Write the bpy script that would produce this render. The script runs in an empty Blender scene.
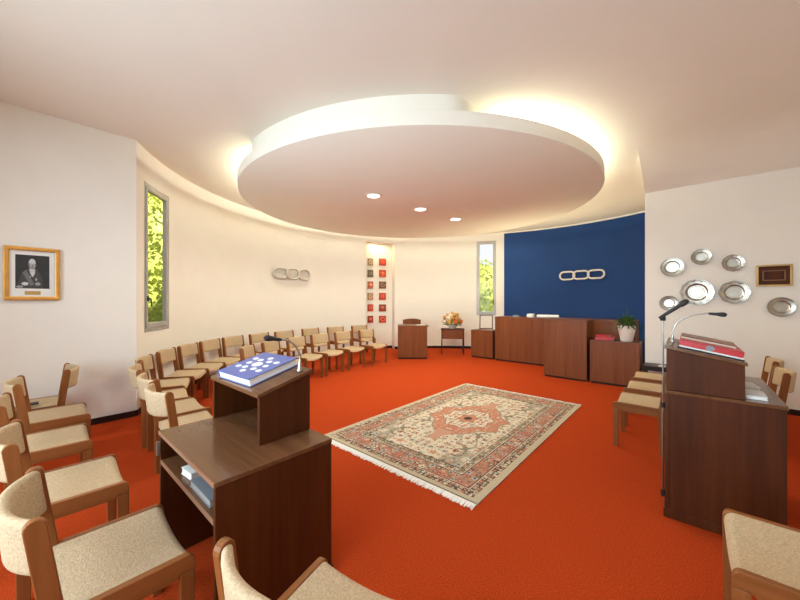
import bpy, bmesh, math, random
import numpy as np
from mathutils import Vector, Matrix
random.seed(7)
PI = math.pi
C = bpy.context.scene.collection
R = math.radians

# ------------------------------------------------------------------ helpers
def new_mat(name):
    m = bpy.data.materials.new(name); m.use_nodes = True
    return m, m.node_tree, m.node_tree.nodes['Principled BSDF']

def lin(c):
    return tuple(((v/255)/12.92 if v/255 <= .04045 else ((v/255+.055)/1.055)**2.4) for v in c) + (1,)

def plain(name, rgb, rough=.5, metal=0, var=.06, scale=30, bump=0, coat=0, spec=.5, stretch=(1, 1, 1)):
    """colour with a little procedural variation and an optional bump"""
    m, nt, b = new_mat(name)
    tc = nt.nodes.new('ShaderNodeTexCoord'); mp = nt.nodes.new('ShaderNodeMapping')
    mp.inputs['Scale'].default_value = stretch
    nt.links.new(tc.outputs['Object'], mp.inputs['Vector'])
    n = nt.nodes.new('ShaderNodeTexNoise'); n.inputs['Scale'].default_value = scale; n.inputs['Detail'].default_value = 4
    nt.links.new(mp.outputs['Vector'], n.inputs['Vector'])
    cr = nt.nodes.new('ShaderNodeValToRGB')
    c = rgb[:3]
    cr.color_ramp.elements[0].position = .3; cr.color_ramp.elements[1].position = .7
    cr.color_ramp.elements[0].color = tuple(max(0, v*(1-var)) for v in c)+(1,)
    cr.color_ramp.elements[1].color = tuple(min(1, v*(1+var)) for v in c)+(1,)
    nt.links.new(n.outputs['Fac'], cr.inputs['Fac']); nt.links.new(cr.outputs['Color'], b.inputs['Base Color'])
    b.inputs['Roughness'].default_value = rough; b.inputs['Metallic'].default_value = metal
    b.inputs['Coat Weight'].default_value = coat
    b.inputs['Specular IOR Level'].default_value = spec
    if bump:
        bp = nt.nodes.new('ShaderNodeBump'); bp.inputs['Strength'].default_value = bump; bp.inputs['Distance'].default_value = .004
        nt.links.new(n.outputs['Fac'], bp.inputs['Height']); nt.links.new(bp.outputs['Normal'], b.inputs['Normal'])
    return m

def wood(name, dark, light, axis=2, rough=.35, fine=26, coat=.0):
    m, nt, b = new_mat(name)
    tc = nt.nodes.new('ShaderNodeTexCoord')
    mp = nt.nodes.new('ShaderNodeMapping'); s = [1.0, 1.0, 1.0]; s[axis] = .05
    mp.inputs['Scale'].default_value = s
    nt.links.new(tc.outputs['Object'], mp.inputs['Vector'])
    n1 = nt.nodes.new('ShaderNodeTexNoise'); n1.inputs['Scale'].default_value = fine; n1.inputs['Detail'].default_value = 6; n1.inputs['Roughness'].default_value = .65
    n2 = nt.nodes.new('ShaderNodeTexNoise'); n2.inputs['Scale'].default_value = fine*.22; n2.inputs['Detail'].default_value = 2
    for n in (n1, n2): nt.links.new(mp.outputs['Vector'], n.inputs['Vector'])
    ma = nt.nodes.new('ShaderNodeMath'); ma.operation = 'MULTIPLY_ADD'; ma.inputs[1].default_value = .55
    mb = nt.nodes.new('ShaderNodeMath'); mb.operation = 'MULTIPLY'; mb.inputs[1].default_value = .45
    nt.links.new(n2.outputs['Fac'], mb.inputs[0]); nt.links.new(n1.outputs['Fac'], ma.inputs[0]); nt.links.new(mb.outputs[0], ma.inputs[2])
    cr = nt.nodes.new('ShaderNodeValToRGB')
    cr.color_ramp.elements[0].position = .36; cr.color_ramp.elements[1].position = .66
    cr.color_ramp.elements[0].color = dark; cr.color_ramp.elements[1].color = light
    nt.links.new(ma.outputs[0], cr.inputs['Fac']); nt.links.new(cr.outputs['Color'], b.inputs['Base Color'])
    b.inputs['Roughness'].default_value = rough; b.inputs['Coat Weight'].default_value = coat; b.inputs['Specular IOR Level'].default_value = .2
    return m

class MB:
    """collects shapes into one mesh"""
    def __init__(self): self.bm = bmesh.new(); self.mi = 0
    def _mark(self, n0):
        self.bm.faces.ensure_lookup_table()
        for f in self.bm.faces[n0:]: f.material_index = self.mi
    def box(self, c, s, rot=None, bev=0.0, seg=2):
        tmp = bmesh.new(); bmesh.ops.create_cube(tmp, size=1)
        bmesh.ops.scale(tmp, vec=s, verts=tmp.verts)
        if bev > 0:
            bmesh.ops.bevel(tmp, geom=list(tmp.edges), offset=bev, segments=seg, affect='EDGES', profile=.5)
        if rot is not None: bmesh.ops.transform(tmp, matrix=rot, verts=tmp.verts)
        bmesh.ops.translate(tmp, vec=c, verts=tmp.verts)
        self.merge(tmp); return self
    def box2(self, lo, hi, bev=0.0):
        return self.box(tuple((a+b)/2 for a, b in zip(lo, hi)), tuple(b-a for a, b in zip(lo, hi)), None, bev)
    def merge(self, tmp):
        n0 = len(self.bm.faces); vm = {}
        for v in tmp.verts: vm[v] = self.bm.verts.new(v.co)
        for f in tmp.faces:
            try: self.bm.faces.new([vm[v] for v in f.verts])
            except ValueError: pass
        self._mark(n0); tmp.free()
    def pydata(self, verts, faces):
        n0 = len(self.bm.faces)
        vs = [self.bm.verts.new(v) for v in verts]
        for f in faces:
            try: self.bm.faces.new([vs[i] for i in f])
            except ValueError: pass
        self._mark(n0); return self
    def prism(self, poly, f3, t0, t1, bev=0.0):
        """extrude a 2-D outline; f3(a, b, t) maps it to 3-D"""
        n = len(poly); tmp = bmesh.new()
        v0 = [tmp.verts.new(f3(a, b, t0)) for a, b in poly]; v1 = [tmp.verts.new(f3(a, b, t1)) for a, b in poly]
        tmp.faces.new(v0); tmp.faces.new(v1[::-1])
        for i in range(n): tmp.faces.new((v0[i], v1[i], v1[(i+1) % n], v0[(i+1) % n]))
        bmesh.ops.recalc_face_normals(tmp, faces=tmp.faces)
        if bev > 0:
            es = [e for e in tmp.edges if len(e.link_faces) == 2 and e.calc_face_angle(0) > .6]
            bmesh.ops.bevel(tmp, geom=es, offset=bev, segments=2, affect='EDGES', profile=.5)
        self.merge(tmp); return self
    def tube(self, pts, r, n=10, closed=False):
        pts = [Vector(p) for p in pts]; m = len(pts); rr = r if isinstance(r, (list, tuple)) else [r]*m
        rings = []; up = None
        for i, p in enumerate(pts):
            if closed: t = pts[(i+1) % m]-pts[i-1]
            else: t = pts[min(i+1, m-1)]-pts[max(i-1, 0)]
            t.normalize()
            if up is None: up = t.orthogonal().normalized()
            else: up = (up-t*up.dot(t)).normalized()
            w = t.cross(up)
            rings.append([p+rr[i]*(math.cos(2*PI*k/n)*up+math.sin(2*PI*k/n)*w) for k in range(n)])
        verts = [v for g in rings for v in g]; faces = []
        for i in range(m if closed else m-1):
            j = (i+1) % m
            for k in range(n): faces.append((i*n+k, i*n+(k+1) % n, j*n+(k+1) % n, j*n+k))
        if not closed: faces += [tuple(range(n))[::-1], tuple((m-1)*n+k for k in range(n))]
        return self.pydata(verts, faces)
    def lathe(self, prof, c=(0, 0, 0), n=32, mat=None, caps=True):
        verts = []; faces = []
        for r, z in prof:
            for k in range(n):
                v = Vector((r*math.cos(2*PI*k/n), r*math.sin(2*PI*k/n), z))
                if mat is not None: v = mat @ v
                verts.append(v+Vector(c))
        for i in range(len(prof)-1):
            for k in range(n): faces.append((i*n+k, i*n+(k+1) % n, (i+1)*n+(k+1) % n, (i+1)*n+k))
        if caps and prof[0][0] > 1e-4: faces.append(tuple(range(n))[::-1])
        if caps and prof[-1][0] > 1e-4: faces.append(tuple((len(prof)-1)*n+k for k in range(n)))
        return self.pydata(verts, faces)
    def ball(self, c, r, s=(1, 1, 1), sub=2):
        tmp = bmesh.new(); bmesh.ops.create_icosphere(tmp, subdivisions=sub, radius=r)
        bmesh.ops.scale(tmp, vec=s, verts=tmp.verts); bmesh.ops.translate(tmp, vec=c, verts=tmp.verts)
        self.merge(tmp); return self
    def build(self, name, mat, parent=None, smooth=False, label=None):
        me = bpy.data.meshes.new(name)
        bmesh.ops.remove_doubles(self.bm, verts=self.bm.verts, dist=1e-6)
        bmesh.ops.recalc_face_normals(self.bm, faces=self.bm.faces)
        self.bm.to_mesh(me); self.bm.free()
        for m in (mat if isinstance(mat, (list, tuple)) else [mat]): me.materials.append(m)
        if smooth:
            for p in me.polygons: p.use_smooth = True
            me.set_sharp_from_angle(angle=R(38))
        o = bpy.data.objects.new(name, me); C.objects.link(o)
        if parent: o.parent = parent
        if label: o['label'] = label
        return o

def tag(o, label, cat, group=None, kind=None):
    o['label'] = label; o['category'] = cat
    if group: o['group'] = group
    if kind: o['kind'] = kind
    return o
def thing(name, label, cat, loc=(0, 0, 0), rz=0.0, group=None):
    o = bpy.data.objects.new(name, None); C.objects.link(o); o.empty_display_size = .1
    o.location = loc; o.rotation_euler = (0, 0, rz)
    return tag(o, label, cat, group)
def struct(o, label, cat):
    return tag(o, label, cat, None, 'structure')
def copy_tree(o, parent=None):
    c = o.copy(); C.objects.link(c)
    if parent: c.parent = parent
    for ch in list(o.children): copy_tree(ch, c)
    return c
def yz(a, b, t): return (t, a, b)
def yzc(a, b, t): return (t, a*.84, b)
def xz(a, b, t): return (a, t, b)
def xy(a, b, t): return (a, b, t)

# ------------------------------------------------------------------ the camera stands at the origin, 1.5 m up, looking along +Y
F, HX, HY, EYE = 330.0, 400.0, 301.0, 1.5
cam = bpy.data.cameras.new('camera'); cam.sensor_width = 36; cam.lens = F/800*36; cam.shift_y = (HY-300)/800
cam.clip_start = .05; cam.clip_end = 200
co = bpy.data.objects.new('camera', cam); C.objects.link(co); co.location = (0, 0, EYE); co.rotation_euler = (PI/2, 0, 0)
bpy.context.scene.camera = co
def at(px, py, z):
    """survey: the point at height z that the photo shows at px, py"""
    Y = F*(EYE-z)/(py-HY); return Vector(((px-HX)/F*Y, Y, z))

# room axes
YAW = R(41.3)
A = Vector((math.sin(YAW), math.cos(YAW), 0)); B = Vector((math.cos(YAW), -math.sin(YAW), 0))
HC = 3.6                                       # main ceiling
LOWC = 3.255                                   # ceiling at the wall with the plates
CX, CY, RX, RY = 1.2, 5.81, 4.90, 4.704        # round hall
def P(th, off=0.0, z=0.0): return Vector((CX+(RX+off)*math.cos(th), CY+(RY+off)*math.sin(th), z))
def theta(px):
    d = (px-HX)/F
    a = (d/RX)**2+(1/RY)**2; b = -2*(d*CX/RX**2+CY/RY**2); c = (CX/RX)**2+(CY/RY)**2-1
    t = (-b+math.sqrt(b*b-4*a*c))/(2*a)
    return math.atan2((t-CY)/RY, (d*t-CX)/RX) % (2*PI)

# ------------------------------------------------------------------ materials
M = {}
M['wall'] = plain('wall_plaster', (.80, .745, .675), rough=.85, var=.015, scale=3, spec=.2)
M['ceil'] = plain('ceiling_plaster', (.80, .74, .66), rough=.9, var=.012, scale=2, spec=.15)
M['disc'] = plain('canopy_plaster', (.87, .83, .735), rough=.9, var=.01, scale=2, spec=.15)
M['blue'] = plain('blue_paint', (.010, .045, .165), rough=.7, var=.05, scale=2, spec=.25)
M['carpet'] = plain('carpet_orange_red', (.41, .048, .0095), rough=.97, var=.3, scale=120, bump=.5, spec=.04)
M['base'] = wood('baseboard_wood', (.018, .010, .009, 1), (.035, .018, .014, 1), axis=0)
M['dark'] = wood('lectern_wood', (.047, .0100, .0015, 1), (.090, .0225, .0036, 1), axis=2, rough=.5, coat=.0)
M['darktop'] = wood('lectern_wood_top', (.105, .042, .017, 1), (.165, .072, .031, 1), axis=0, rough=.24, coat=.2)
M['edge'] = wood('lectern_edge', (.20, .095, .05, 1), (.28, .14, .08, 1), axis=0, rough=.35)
M['desk'] = wood('desk_wood', (.145, .042, .0145, 1), (.225, .074, .027, 1), axis=2, rough=.38, coat=.05)
M['desktop'] = wood('desk_wood_top', (.13, .048, .026, 1), (.21, .085, .046, 1), axis=0, rough=.35)
M['teak'] = wood('chair_wood', (.185, .060, .0155, 1), (.295, .104, .029, 1), axis=2, rough=.4)
M['teakr'] = wood('chair_rail_wood', (.185, .060, .0155, 1), (.295, .104, .029, 1), axis=1, rough=.4)
M['fabric'] = plain('wool_fabric', (.50, .365, .225), rough=.95, var=.20, scale=130, bump=.5, spec=.1)
M['gold'] = plain('gilt_frame', (.66, .33, .07), rough=.35, metal=.55, var=.12, scale=12)
M['brass'] = plain('brass', (.52, .34, .12), rough=.4, metal=.8)
M['silver'] = plain('pewter_plate', (.40, .36, .30), rough=.28, metal=1, var=.14, scale=14)
M['steel'] = plain('pale_steel', (.62, .58, .52), rough=.42, metal=.5, var=.05)
M['chrome'] = plain('chrome', (.42, .40, .37), rough=.3, metal=1, var=.03)
M['alu'] = plain('window_aluminium', (.42, .40, .37), rough=.45, metal=.35, var=.05)
M['black'] = plain('black_plastic', (.012, .012, .013), rough=.5)
M['white'] = plain('white_paper', (.82, .80, .76), rough=.7, var=.02)
M['cream'] = plain('cream_pages', (.70, .62, .50), rough=.8, var=.12, scale=60, stretch=(.2, .2, 12))
M['mat'] = plain('picture_mat', (.80, .78, .74), rough=.8, var=.01)
M['bluebook'] = plain('blue_cover', (.075, .11, .33), rough=.32, var=.03)
M['red'] = plain('red_cover', (.47, .010, .018), rough=.35, var=.05)
M['green'] = plain('plant_green', (.055, .13, .022), rough=.55, var=.35, scale=25)
M['bush'] = plain('leaf_yellow_green', (.47, .52, .10), rough=.6, var=.35, scale=6)
M['bushd'] = plain('leaf_green', (.22, .38, .06), rough=.6, var=.35, scale=6)
M['pot'] = plain('white_pot', (.74, .68, .62), rough=.5, var=.03)
M['soil'] = plain('soil', (.03, .02, .013), rough=1)
M['grey'] = plain('grey_device', (.20, .22, .24), rough=.45)
M['lawn'] = plain('lawn', (.085, .125, .04), rough=.9, var=.4, scale=4)
def emit(name, col, s):
    m, nt, b = new_mat(name); b.inputs['Emission Color'].default_value = col; b.inputs['Emission Strength'].default_value = s
    return m
M['lamp'] = emit('downlight_lamp', (1, .9, .75, 1), 5)
m, nt, b = new_mat('clear_glass'); b.inputs['Roughness'].default_value = .0
tr = nt.nodes.new('ShaderNodeBsdfTransparent'); gl = nt.nodes.new('ShaderNodeBsdfGlossy'); gl.inputs['Roughness'].default_value = .02
mx = nt.nodes.new('ShaderNodeMixShader'); mx.inputs[0].default_value = .008
nt.links.new(tr.outputs[0], mx.inputs[1]); nt.links.new(gl.outputs[0], mx.inputs[2])
nt.links.new(mx.outputs[0], nt.nodes['Material Output'].inputs['Surface'])
M['glass'] = m

# ------------------------------------------------------------------ room shell
K = Vector((3.997, 5.383, 0))                       # free end of the wall with the plates
aK, bK = K.dot(A), K.dot(B)
th0 = theta(136.5)                                  # where the straight left wall meets the round wall
C1 = P(th0)
bL = C1.dot(B); aL = C1.dot(A)
A_REAR, B_RIGHT = -1.7, 1.30
def ab(a, b, z=0.0): v = A*a+B*b; return Vector((v.x, v.y, z))
# round wall meets the side of the plate wall
tt = 0
while True:
    q = K+A*tt
    if ((q.x-CX)/RX)**2+((q.y-CY)/RY)**2 >= 1: break
    tt += .01
th1 = math.atan2((q.y-CY)/RY, (q.x-CX)/RX); KE = q
n_arc = 90
arc = [P(th0+(th1-th0)*i/n_arc) for i in range(n_arc+1)]
outline = [ab(A_REAR, bL)] + arc + [K, ab(aK, B_RIGHT), ab(A_REAR, B_RIGHT)]
def poly_face(name, pts, z, mat, flip=False):
    bm = bmesh.new(); vs = [bm.verts.new((p.x, p.y, z)) for p in pts]
    es = [bm.edges.new((vs[i], vs[(i+1) % len(vs)])) for i in range(len(vs))]
    bmesh.ops.triangle_fill(bm, use_beauty=True, edges=es)
    bmesh.ops.dissolve_limit(bm, angle_limit=.01, verts=bm.verts, edges=bm.edges)
    me = bpy.data.meshes.new(name); bm.to_mesh(me); bm.free(); me.materials.append(mat)
    o = bpy.data.objects.new(name, me); C.objects.link(o); return o
outline_f = [ab(A_REAR, bL)] + [P(th0+(th1-th0)*i/n_arc, .5 if 2 < i < n_arc-2 else 0) for i in range(n_arc+1)] + [K, ab(aK, B_RIGHT), ab(A_REAR, B_RIGHT)]
struct(poly_face('floor', outline_f, 0, M['carpet']), 'orange-red fitted carpet covering the whole floor', 'carpet')
RAMP = 1.25
outline_c = [ab(A_REAR, bL)] + arc + [K, ab(aK-RAMP, bK), ab(aK-RAMP, B_RIGHT), ab(A_REAR, B_RIGHT)]
struct(poly_face('ceiling', outline_c, HC, M['ceil']), 'smooth cream plaster ceiling over the whole room', 'ceiling')
mb = MB(); vs = []; fs = []; NR = 14
for i in range(NR+1):
    s = i/NR; z = HC-(HC-LOWC)*s*s
    for bb in (bK, B_RIGHT): vs.append(ab(aK-RAMP+RAMP*s, bb, z))
for i in range(NR): fs.append((2*i, 2*i+1, 2*i+3, 2*i+2))
k0 = len(vs); vs.append(ab(aK, bK, HC))
fs.append(tuple([2*i for i in range(NR+1)]+[k0]))
mb.pydata(vs, fs)
struct(mb.build('ceiling_slope', M['ceil'], smooth=True), 'ceiling sloping down towards the wall with silver plates', 'ceiling')

def wall_slab(name, p, q, z1, mat, outward, t=.16, holes=()):
    """straight wall from p to q; outward = direction of its thickness; holes (s0, s1, z0, z1)"""
    mb = MB(); d = (q-p); L = d.length; d = d/L
    def seg(s0, s1, z0, zt):
        if s1-s0 < 1e-4 or zt-z0 < 1e-4: return
        c = [p+d*s0, p+d*s1, p+d*s1+outward*t, p+d*s0+outward*t]
        mb.pydata([(v.x, v.y, z0) for v in c]+[(v.x, v.y, zt) for v in c],
                  [(0, 1, 2, 3), (4, 5, 6, 7), (0, 1, 5, 4), (1, 2, 6, 5), (2, 3, 7, 6), (3, 0, 4, 7)])
    s = 0
    for s0, s1, z0, zt in holes:
        seg(s, s0, 0, z1); seg(s0, s1, 0, z0); seg(s0, s1, zt, z1); s = s1
    seg(s, L, 0, z1)
    return mb.build(name, mat)
struct(wall_slab('wall_left', ab(A_REAR, bL), C1, HC, M['wall'], -B), 'plain white wall with the framed portrait', 'wall')
struct(wall_slab('wall_right', K, ab(aK, B_RIGHT), HC, M['wall'], A, .12), 'cream wall hung with silver plates', 'wall')
struct(wall_slab('wall_recess', K+A*.12, KE, HC, M['wall'], B, .12), 'short cream return wall beside the blue wall', 'wall')
struct(wall_slab('wall_side', ab(aK, B_RIGHT), ab(A_REAR, B_RIGHT), HC, M['wall'], B), 'plain cream side wall behind the right chairs', 'wall')
struct(wall_slab('wall_rear', ab(A_REAR, B_RIGHT), ab(A_REAR, bL), HC, M['wall'], -A,
                 holes=((1.2, 5.2, .6, 2.9),)), 'cream rear wall with one wide daylight window', 'wall')

# round wall, with openings for two windows and the lit niche
WT = .09
w1a, w1b = theta(144), theta(169); w2a, w2b = theta(476.5), theta(496)
na, nb = theta(366), theta(394.5); bl = theta(504)
W1 = (1.065, 3.15); W2 = (1.05, 3.37); NT = 3.30
def arc_block(mb, ta, tb, z0, z1, o0=0.0, o1=WT):
    n = max(1, int(abs(tb-ta)/R(1.5)))
    vs = []; fs = []
    for i in range(n+1):
        t = ta+(tb-ta)*i/n
        vs += [P(t, o0, z0), P(t, o1, z0), P(t, o1, z1), P(t, o0, z1)]
    for i in range(n):
        a, c = 4*i, 4*i+4
        fs += [(a, a+1, c+1, c), (a+1, a+2, c+2, c+1), (a+2, a+3, c+3, c+2), (a+3, a, c, c+3)]
    fs += [(0, 1, 2, 3), (4*n, 4*n+1, 4*n+2, 4*n+3)]
    mb.pydata(vs, fs)
mb = MB()
arc_block(mb, th0, w1a, 0, HC)
arc_block(mb, w1a, w1b, 0, W1[0]); arc_block(mb, w1a, w1b, W1[1], HC)
arc_block(mb, w1b, na, 0, HC)
arc_block(mb, na, nb, NT, HC); arc_block(mb, na, nb, 0, NT, .28, .28+WT)
arc_block(mb, na+R(.4), na, 0, NT, .085, .37); arc_block(mb, nb, nb-R(.4), 0, NT, .085, .37); arc_block(mb, na, nb, NT, NT+.05, .085, .37)
arc_block(mb, nb, w2a, 0, HC)
arc_block(mb, w2a, w2b, 0, W2[0]); arc_block(mb, w2a, w2b, W2[1], HC)
arc_block(mb, w2b, bl, 0, HC)
struct(mb.build('wall_curved', M['wall'], smooth=True), 'curved cream wall with niche and two narrow windows', 'wall')
mb = MB(); arc_block(mb, bl, th1-.02, 0, HC)
struct(mb.build('wall_blue', M['blue'], smooth=True), 'curved dark blue wall behind the long desk', 'wall')
mb = MB(); arc_block(mb, bl, th1-.01, HC-.035, HC-.002, -.03, -.001)
struct(mb.build('trim_1', M['wall'], smooth=True), 'thin pale cornice strip above the blue wall', 'trim')

# baseboards
def strip(name, segs, label):
    mb = MB()
    for s in segs: s(mb)
    return struct(mb.build(name, M['base'], smooth=True), label, 'baseboard')
strip('baseboard_curved', [lambda mb: arc_block(mb, th0, na, 0, .075, -.016, -.001),
                           lambda mb: arc_block(mb, na, nb, 0, .075, .262, .279),
                           lambda mb: arc_block(mb, nb, bl, 0, .075, -.016, -.001)], 'dark wooden baseboard along the curved cream wall')
def sboard(p, q, inward):
    def f(mb):
        c = [p+inward*.001, q+inward*.001, q+inward*.017, p+inward*.017]
        mb.pydata([(v.x, v.y, 0) for v in c]+[(v.x, v.y, .075) for v in c],
                  [(0, 1, 2, 3), (4, 5, 6, 7), (0, 1, 5, 4), (1, 2, 6, 5), (2, 3, 7, 6), (3, 0, 4, 7)])
    return f
strip('baseboard_left', [sboard(ab(A_REAR, bL), C1, B)], 'dark wooden baseboard along the left white wall')
strip('baseboard_right', [sboard(K, ab(aK, B_RIGHT), -A)], 'dark wooden baseboard under the silver plates')

# windows: aluminium frame, glass, handle
def make_window(idx, ta, tb, z0, z1, handle_at_a, label):
    pa, pb = P(ta, .035), P(tb, .035); d = (pb-pa); L = d.length; d.normalize()
    root = bpy.data.objects.new('window_%d' % idx, None); C.objects.link(root)
    root.location = (pa.x, pa.y, z0); rz = math.atan2(d.y, d.x); root.rotation_euler = (0, 0, rz)
    struct(root, label, 'window')
    H = z1-z0; w = .055; t = .06
    # interior side sign: local +y is left of d
    inn = Vector((CX, CY, 0))-(pa+pb)/2; s = 1 if Vector((-d.y, d.x, 0)).dot(inn) > 0 else -1
    e = .004
    mb = MB()
    for lo, hi in (((e, -t/2, e), (w, t/2, H-e)), ((L-w, -t/2, e), (L-e, t/2, H-e)), ((w, -t/2, e), (L-w, t/2, w)), ((w, -t/2, H-w), (L-w, t/2, H-e))):
        mb.box2(lo, hi, .004)
    mb.build('window_frame', M['alu'], root)
    mb = MB(); w2 = w+.042
    for lo, hi in (((w, -t/2+s*.012, w), (w2, t/2+s*.012, H-w)), ((L-w2, -t/2+s*.012, w), (L-w, t/2+s*.012, H-w)),
                   ((w2, -t/2+s*.012, w), (L-w2, t/2+s*.012, w2+.03)), ((w2, -t/2+s*.012, H-w2), (L-w2, t/2+s*.012, H-w))):
        mb.box2(lo, hi, .006)
    sash = mb.build('sash', M['alu'], root)
    mb = MB(); mb.box2((w2, -.004, w2), (L-w2, .004, H-w2)); mb.build('pane', M['glass'], root)
    mb = MB(); x = w+.02 if handle_at_a else L-w-.02; hz = .47
    mb.box((x, s*(t/2+.020), hz), (.028, .014, .07), None, .004); mb.tube([(x, s*(t/2+.025), hz), (x, s*(t/2+.055), hz), (x+(.012 if handle_at_a else -.012), s*(t/2+.06), hz-.11)], .009)
    mb.build('handle', M['black'], root, smooth=True)
    return root
make_window(1, w1a, w1b, W1[0], W1[1], True, 'tall narrow grey framed window near the left wall')
make_window(2, w2a, w2b, W2[0], W2[1], False, 'tall narrow grey framed window beside the blue wall')

# ------------------------------------------------------------------ suspended round canopy
DX, DY, DRX, DRY = .31, 6.267, 3.07, 2.963
DZ0, DZ1 = 3.262, 3.41
root = bpy.data.objects.new('ceiling_canopy', None); C.objects.link(root); struct(root, 'large round suspended white ceiling canopy with glowing edge', 'ceiling')
root.location = (DX, DY, DZ0)
mb = MB(); n = 128; vs = []; fs = []
prof = [(0.0, 0), (.997, 0), (1, .006), (1, .152), (.998, .156), (.992, .156), (.990, .1395), (0.0, .1395)]
for r_, z in prof:
    for k in range(n): vs.append((DRX*r_*math.cos(2*PI*k/n), DRY*r_*math.sin(2*PI*k/n), z))
for i in range(len(prof)-1):
    for k in range(n): fs.append((i*n+k, i*n+(k+1) % n, (i+1)*n+(k+1) % n, (i+1)*n+k))
mb.pydata(vs, fs); mb.build('canopy_disc', M['disc'], root, smooth=True)
# hub between the canopy and the ceiling: flush with the rim on one side
a0, a1 = R(222), R(273)
pts = [(DRX*.998*math.cos(a0+(a1-a0)*i/24), DRY*.998*math.sin(a0+(a1-a0)*i/24)) for i in range(25)]
e1 = Vector(pts[-1]); e0 = Vector(pts[0])
def bez(p0, p1, p2, p3, n):
    return [tuple(p0*(1-t)**3+p1*3*t*(1-t)**2+p2*3*t*t*(1-t)+p3*t**3) for t in [i/n for i in range(1, n)]]
pts += bez(e1, e1+Vector((.26, .0)), Vector((.66, -2.62)), Vector((.52, -2.2)), 12)
pts.append((.52, -2.2)); pts += bez(Vector((.52, -2.2)), Vector((.42, -1.6)), Vector((.2, -1.0)), Vector((-.35, -.95)), 14)
pts.append((-.35, -.95)); pts += bez(Vector((-.35, -.95)), Vector((-1.5, -.45)), e0+Vector((-.12, .22)), e0, 18)
mb = MB(); mb.prism([(x*.988, y*.988) for x, y in pts], xy, .140, HC-DZ0-.001); mb.build('canopy_hub', M['disc'], root, smooth=True)

downs = [(373.5, 195.5), (420.5, 209), (455.5, 219)]
names_d = ['', 'middle one of three round downlights in the white canopy', 'smallest looking round downlight, nearest to the blue wall']
names_d[0] = 'brightest and largest looking of three downlights in the white canopy'
for (px, py), lb in zip(downs, names_d):
    p = at(px, py, DZ0)
    t = thing('downlight', lb, 'ceiling light', (p.x, p.y, DZ0), 0, 'downlights in the round canopy')
    mb = MB(); mb.lathe([(.105, -.012), (.118, -.016), (.140, -.012), (.148, 0.0), (.105, 0.0), (.105, -.012)], n=40, caps=False); mb.build('trim_ring', M['white'], t, smooth=True)
    mb = MB(); mb.lathe([(.0001, -.006), (.104, -.006), (.104, -.001), (.0001, -.001)], n=40); mb.build('lamp', M['lamp'], t)

# ------------------------------------------------------------------ rug
RW, RL = 1.88, 3.05
RUGC = Vector((.862, 4.185, 0)); RUGR = -R(41.4)
rug = thing('oriental_rug', 'cream and salmon patterned oriental rug with medallion and fringe', 'rug', (RUGC.x, RUGC.y, 0), RUGR)
nx, ny = 200, 326
xs = np.linspace(-RW/2, RW/2, nx+1); ys = np.linspace(-RL/2, RL/2, ny+1)
gx, gy = np.meshgrid(xs, ys); verts = np.stack([gx, gy, np.full_like(gx, .012)], -1).reshape(-1, 3)
ii = np.arange(ny)[:, None]*(nx+1)+np.arange(nx)[None, :]
quads = np.stack([ii, ii+1, ii+nx+2, ii+nx+1], -1).reshape(-1, 4)
fx = ((xs[:-1]+xs[1:])/2)[None, :].repeat(ny, 0).ravel(); fy = ((ys[:-1]+ys[1:])/2)[:, None].repeat(nx, 1).ravel()
def L3(c): return np.array(lin(c)[:3])
cream, salmon, dk, olive, bluegr, rust, tan = L3((228, 214, 190)), L3((204, 138, 112)), L3((84, 66, 58)), L3((165, 152, 128)), L3((182, 186, 178)), L3((172, 92, 72)), L3((205, 188, 158))
col = np.tile(cream, (fx.size, 1))
dxe, dye = RW/2-np.abs(fx), RL/2-np.abs(fy); de = np.minimum(dxe, dye)
along = np.where(dxe < dye, fy, fx); side = (dxe < dye)
def motif(mask, u, v, cell, cols, seed, rmin=.18, rmax=.46):
    """small flowers on a jittered grid, mirrored like a woven rug"""
    iu, iv = np.floor(u/cell).astype(int), np.floor(v/cell).astype(int)
    h = (iu*73856093 ^ iv*19349663 ^ seed*83492791) & 0xffff
    rr = np.random.RandomState(seed); tab = rr.rand(65536, 5)
    cu, cv = (iu+.5+.4*(tab[h, 0]-.5))*cell, (iv+.5+.4*(tab[h, 1]-.5))*cell
    ang = np.arctan2(v-cv, u-cu)
    d = np.hypot(u-cu, v-cv)/cell*(1+.25*np.cos(5*ang+6.28*tab[h, 2]))
    rad = rmin+(rmax-rmin)*tab[h, 3]; ci = (tab[h, 4]*len(cols)).astype(int) % len(cols)
    ca = np.array(cols)
    m1 = mask & (d < rad); col[m1] = ca[ci[m1]]
    m2 = mask & (d < rad*.42); col[m2] = ca[(ci[m2]+1) % len(cols)]
ax, ay = np.abs(fx), np.abs(fy)
field = de > .375
motif(field, ax, ay, .085, [salmon, olive, bluegr, rust, tan], 3, .16, .42)
motif(field, ax+.03, ay+.05, .045, [olive, tan, salmon, dk, cream], 5, .05, .36)
# spandrels in the four corners of the field
sp = field & (((RW/2-.375-ax)/.30+(RL/2-.375-ay)/.52) < 1+.10*np.sin(26*(ax-ay)))
col[sp] = col[sp]*.35+olive*.65
motif(sp, ax, ay, .07, [bluegr, dk, salmon, cream], 9, .2, .45)
# vine lines
vine = field & (np.abs(np.sin(9*ax+2.2*np.sin(6*ay))-np.cos(8*ay)) < .045); col[vine] = olive*.8
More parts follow.
